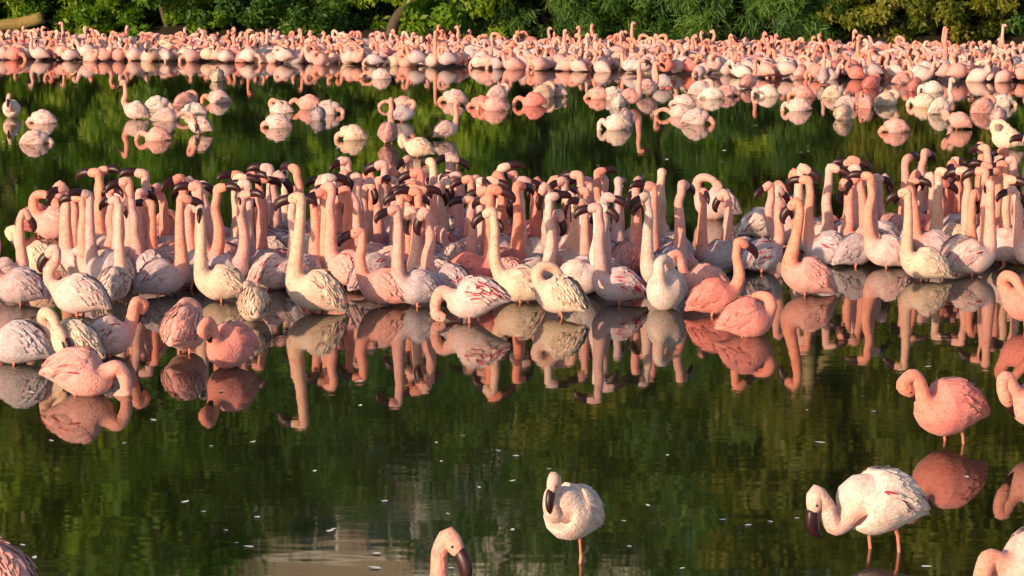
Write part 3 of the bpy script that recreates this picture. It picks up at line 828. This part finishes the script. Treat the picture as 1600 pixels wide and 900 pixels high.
# --- scattered birds on the water between the flocks and the far colony
MID = [(18,184,'white','front_rest',265), (66,192,'pale','feeding',180), (56,224,'pale','feeding',0), (212,186,'pale','half_neck',178), (247,170,'white','feeding',10),
 (291,165,'pink','sleep',30), (262,188,'pale','swim_flat',0), (303,178,'white','feeding',170), (340,160,'pale','feeding',195), (244,219,'pink','feeding_far',178),
 (312,209,'pale','preen_side',160), (340,127,'cream','sleep',90), (433,199,'pale','feeding',178), (482,170,'pink','feeding_far',182), (514,178,'pale','feeding',2),
 (497,186,'grey','sleep',85), (438,176,'pale','sleep',170), (550,218,'cream','feeding',180), (594,123,'pale','swim_flat',180), (628,168,'pink','swim_flat',180),
 (607,224,'pink','half_neck',70), (630,190,'grey','preen_side',20), (653,246,'cream','preen_chest',170), (698,217,'pale','half_neck',15), (709,160,'pale','feeding',180),
 (771,172,'pink','feeding',182), (779,152,'pale','sleep',10), (752,168,'deep','feeding',185), (832,165,'deep','feeding_far',180), (850,152,'cream','sleep',20),
 (868,150,'pale','sleep',150), (934,154,'pink','feeding',180), (958,154,'white','feeding',5), (967,166,'white','sleep',80), (977,192,'pale','sleep',75),
 (962,202,'white','feeding',190), (985,166,'pink','upright',10), (1012,150,'pale','half_neck',20), (1034,138,'grey','half_neck',170), (1068,164,'pale','feeding',182),
 (1062,181,'pale','swim_flat',180), (1089,194,'pale','feeding',0), (1112,154,'white','feeding',170), (1096,148,'pale','sleep',10), (1136,150,'pink','feeding',5),
 (1198,150,'white','feeding',178), (1170,138,'pink','half_neck',30), (1252,152,'pink','feeding',190), (1246,173,'pale','feeding',180), (1303,152,'cream','feeding',20),
 (1318,186,'cream','sleep',60), (1324,168,'pale','feeding',5), (1352,168,'pink','sleep',90), (1386,164,'cream','sleep',5), (1398,206,'pink','feeding',178),
 (1442,166,'cream','feeding',170), (1470,178,'white','half_neck',5), (1497,202,'pink','preen_chest',185), (1537,176,'pink','sleep',20), (1567,166,'white','feeding',8),
 (1560,188,'pale','sleep',80), (1572,232,'cream','preen_back',175), (1362,136,'deep','sleep',30), (1411,131,'pink','sleep',10), (1430,142,'deep','sleep',60),
 (1456,144,'white','feeding',190), (1286,132,'pale','half_neck',90), (1208,120,'deep','sleep',10), (906,392,'pale','upright_lookback',80)]
for i, (px, yw, cn, pn, h) in enumerate(MID):
    r = random.Random(i)
    if pn == 'feeding' and i % 5 in (1, 2, 4): pn = 'dabble'
    low = pn in ('dabble', 'feeding', 'feeding_far', 'swim_flat', 'sleep')
    bird(px, yw, cn, pn, h + r.uniform(-12, 12), f"{PAL[cn][1]} flamingo {POSES[pn]['phrase']}, {'just before the far colony' if yw < 150 else 'in the gap behind the right flock' if px > 1180 else 'on the middle open water' if yw < 195 else 'close behind the main flock'}",
         'birds scattered over the middle water', var=r.randint(1, 3), dz=(-.095 if low else -.03) + r.uniform(-.02, .01), s=r.uniform(.82, .94), crim=0.06, shag=.3)

# --- the far colony: its nearest birds singly, the mass behind as one
rnd = random.Random(42)
FTOP = [(-250, 70), (0, 71), (400, 74), (800, 79), (1200, 84), (1600, 90), (1900, 94)]
FFRONT = [(-250, 92), (0, 94), (400, 99), (700, 106), (1000, 116), (1200, 124), (1600, 130), (1900, 136)]
pts = []
tries = 0
while len(pts) < 1500 and tries < 40000:
    tries += 1
    px = rnd.uniform(-230, 1850)
    yt = np.interp(px, *zip(*FTOP)); yf = np.interp(px, *zip(*FFRONT))
    yw = yt + (yf - yt) * rnd.random() ** 1.1
    p = at(px, yw)
    if any(((p.x - q[2]) / .21) ** 2 + ((p.y - q[3]) / .27) ** 2 < 1 for q in pts): continue
    if any(((p.x - q[0]) / .3) ** 2 + ((p.y - q[1]) / .3) ** 2 < 1 for q in BIRD_POS): continue
    pts.append((px, yw, p.x, p.y))
FP = ['s_neck', 'half_neck', 'dabble', 'sleep', 'upright', 'hook', 'preen_back', 'upright_turned']
FW = [13, 3, 28, 30, 0.5, 13, 7, 0]
vis = [q for q in pts if 0 < q[0] < 1600]
nearest = sorted(vis, key=lambda q: -(q[1] - np.interp(q[0], *zip(*FFRONT))))
nearest = set(nearest[:max(0, 300 - len(BIRD_POS))])
fl_v, fl_f, fl_m, fl_k, fl_c = [], [], [], [], []
base = 0
for (px, yw, x, y) in pts:
    pn = rnd.choices(FP, FW)[0]; h = (180 if rnd.random() < .55 else 0) + rnd.gauss(0, 38)
    cn = rnd.choices(['pale', 'pink', 'white', 'cream', 'deep', 'grey'], [44, 30, 4, 4, 7, 11])[0]
    var = rnd.randint(1, 3); s = rnd.uniform(.84, 1.0); dz = rnd.uniform(-.09, .03)
    if (px, yw, x, y) in nearest:
        bird(px, yw, cn, pn, h, f"{PAL[cn][1]} flamingo {POSES[pn]['phrase']}, at the far colony's near edge", 'near edge of the far colony', var=var, dz=dz, s=s, parts=False)
        continue
    mb = small_mb(pn, var, True)
    V = np.array(mb.v) * s; a = math.radians(h)
    R = np.array([[math.cos(a), -math.sin(a), 0], [math.sin(a), math.cos(a), 0], [0, 0, 1]])
    V = V @ R.T + np.array([x, y, dz])
    fl_v.append(V); fl_f += [tuple(i + base for i in f) for f in mb.f]; fl_m += [1 if m == 2 else 0 for m in mb.m]; fl_k += mb.neck
    fl_c.append(np.tile(np.array(tint_col(cn, rnd)), (len(V), 1))); base += len(V)
me = bpy.data.meshes.new('far_flamingo_colony')
me.from_pydata(np.concatenate(fl_v).tolist(), [], fl_f)
me.materials.append(M_FLOCK); me.materials.append(M_BILL)
me.polygons.foreach_set('material_index', fl_m); me.polygons.foreach_set('use_smooth', [True] * len(fl_f))
a = me.attributes.new('neckness', 'FLOAT', 'POINT'); a.data.foreach_set('value', fl_k)
a = me.attributes.new('tint', 'FLOAT', 'POINT'); a.data.foreach_set('value', [1.0] * base)
a = me.attributes.new('birdcol', 'FLOAT_COLOR', 'POINT'); a.data.foreach_set('color', np.concatenate(fl_c).ravel())
me.update()
tag(link('far_flamingo_colony', me), 'dense mass of pink flamingos filling the water before the far bank', 'flamingo colony', kind='stuff')

# ------------------------------------------------------------------ moulted feathers floating on the water
fr = random.Random(8)
fme = []
for k in range(3):
    mb = MB(); L = (.030, .038, .024)[k]; w = (.011, .012, .012)[k]
    V = []
    for i, q in enumerate((0, .3, .7, 1)):
        ww = w * (.35, 1, .8, .15)[i]; z = .0015 + .003*q*q
        V += [(L*(q - .5), -ww, z + .0015), (L*(q - .5), 0, z), (L*(q - .5), ww, z + .0015)]
    F = []
    for i in range(3):
        b = i*3; F += [(b, b+1, b+4, b+3), (b+1, b+2, b+5, b+4)]
    mb.add(V, F); fme.append(mb.mesh('floating_feather', [M_WHITEF]))
for i in range(85):
    px = fr.uniform(-60, 1660); yw = fr.choice((fr.uniform(670, 890), fr.uniform(670, 890), fr.uniform(560, 700), fr.uniform(190, 260)))
    p = at(px, yw)
    if any(abs(p.x - q[0]) < .22 and abs(p.y - q[1]) < .22 for q in BIRD_POS): continue
    o = link('floating_feather', fme[i % 3], loc=(p.x, p.y, 0.0), rot=(0, 0, fr.uniform(0, 6.28)))
    s = fr.uniform(.7, 1.7) * (1.5 if yw < 300 else 1); o.scale = (s, s, s)
    tag(o, 'tiny white moulted feather floating on the dark water', 'feather', 'moulted feathers on the water')
print('birds', len(BIRD_POS), n1, n2, n3, 'far', len(pts), 'tris leaves/flock', len(fl_f))
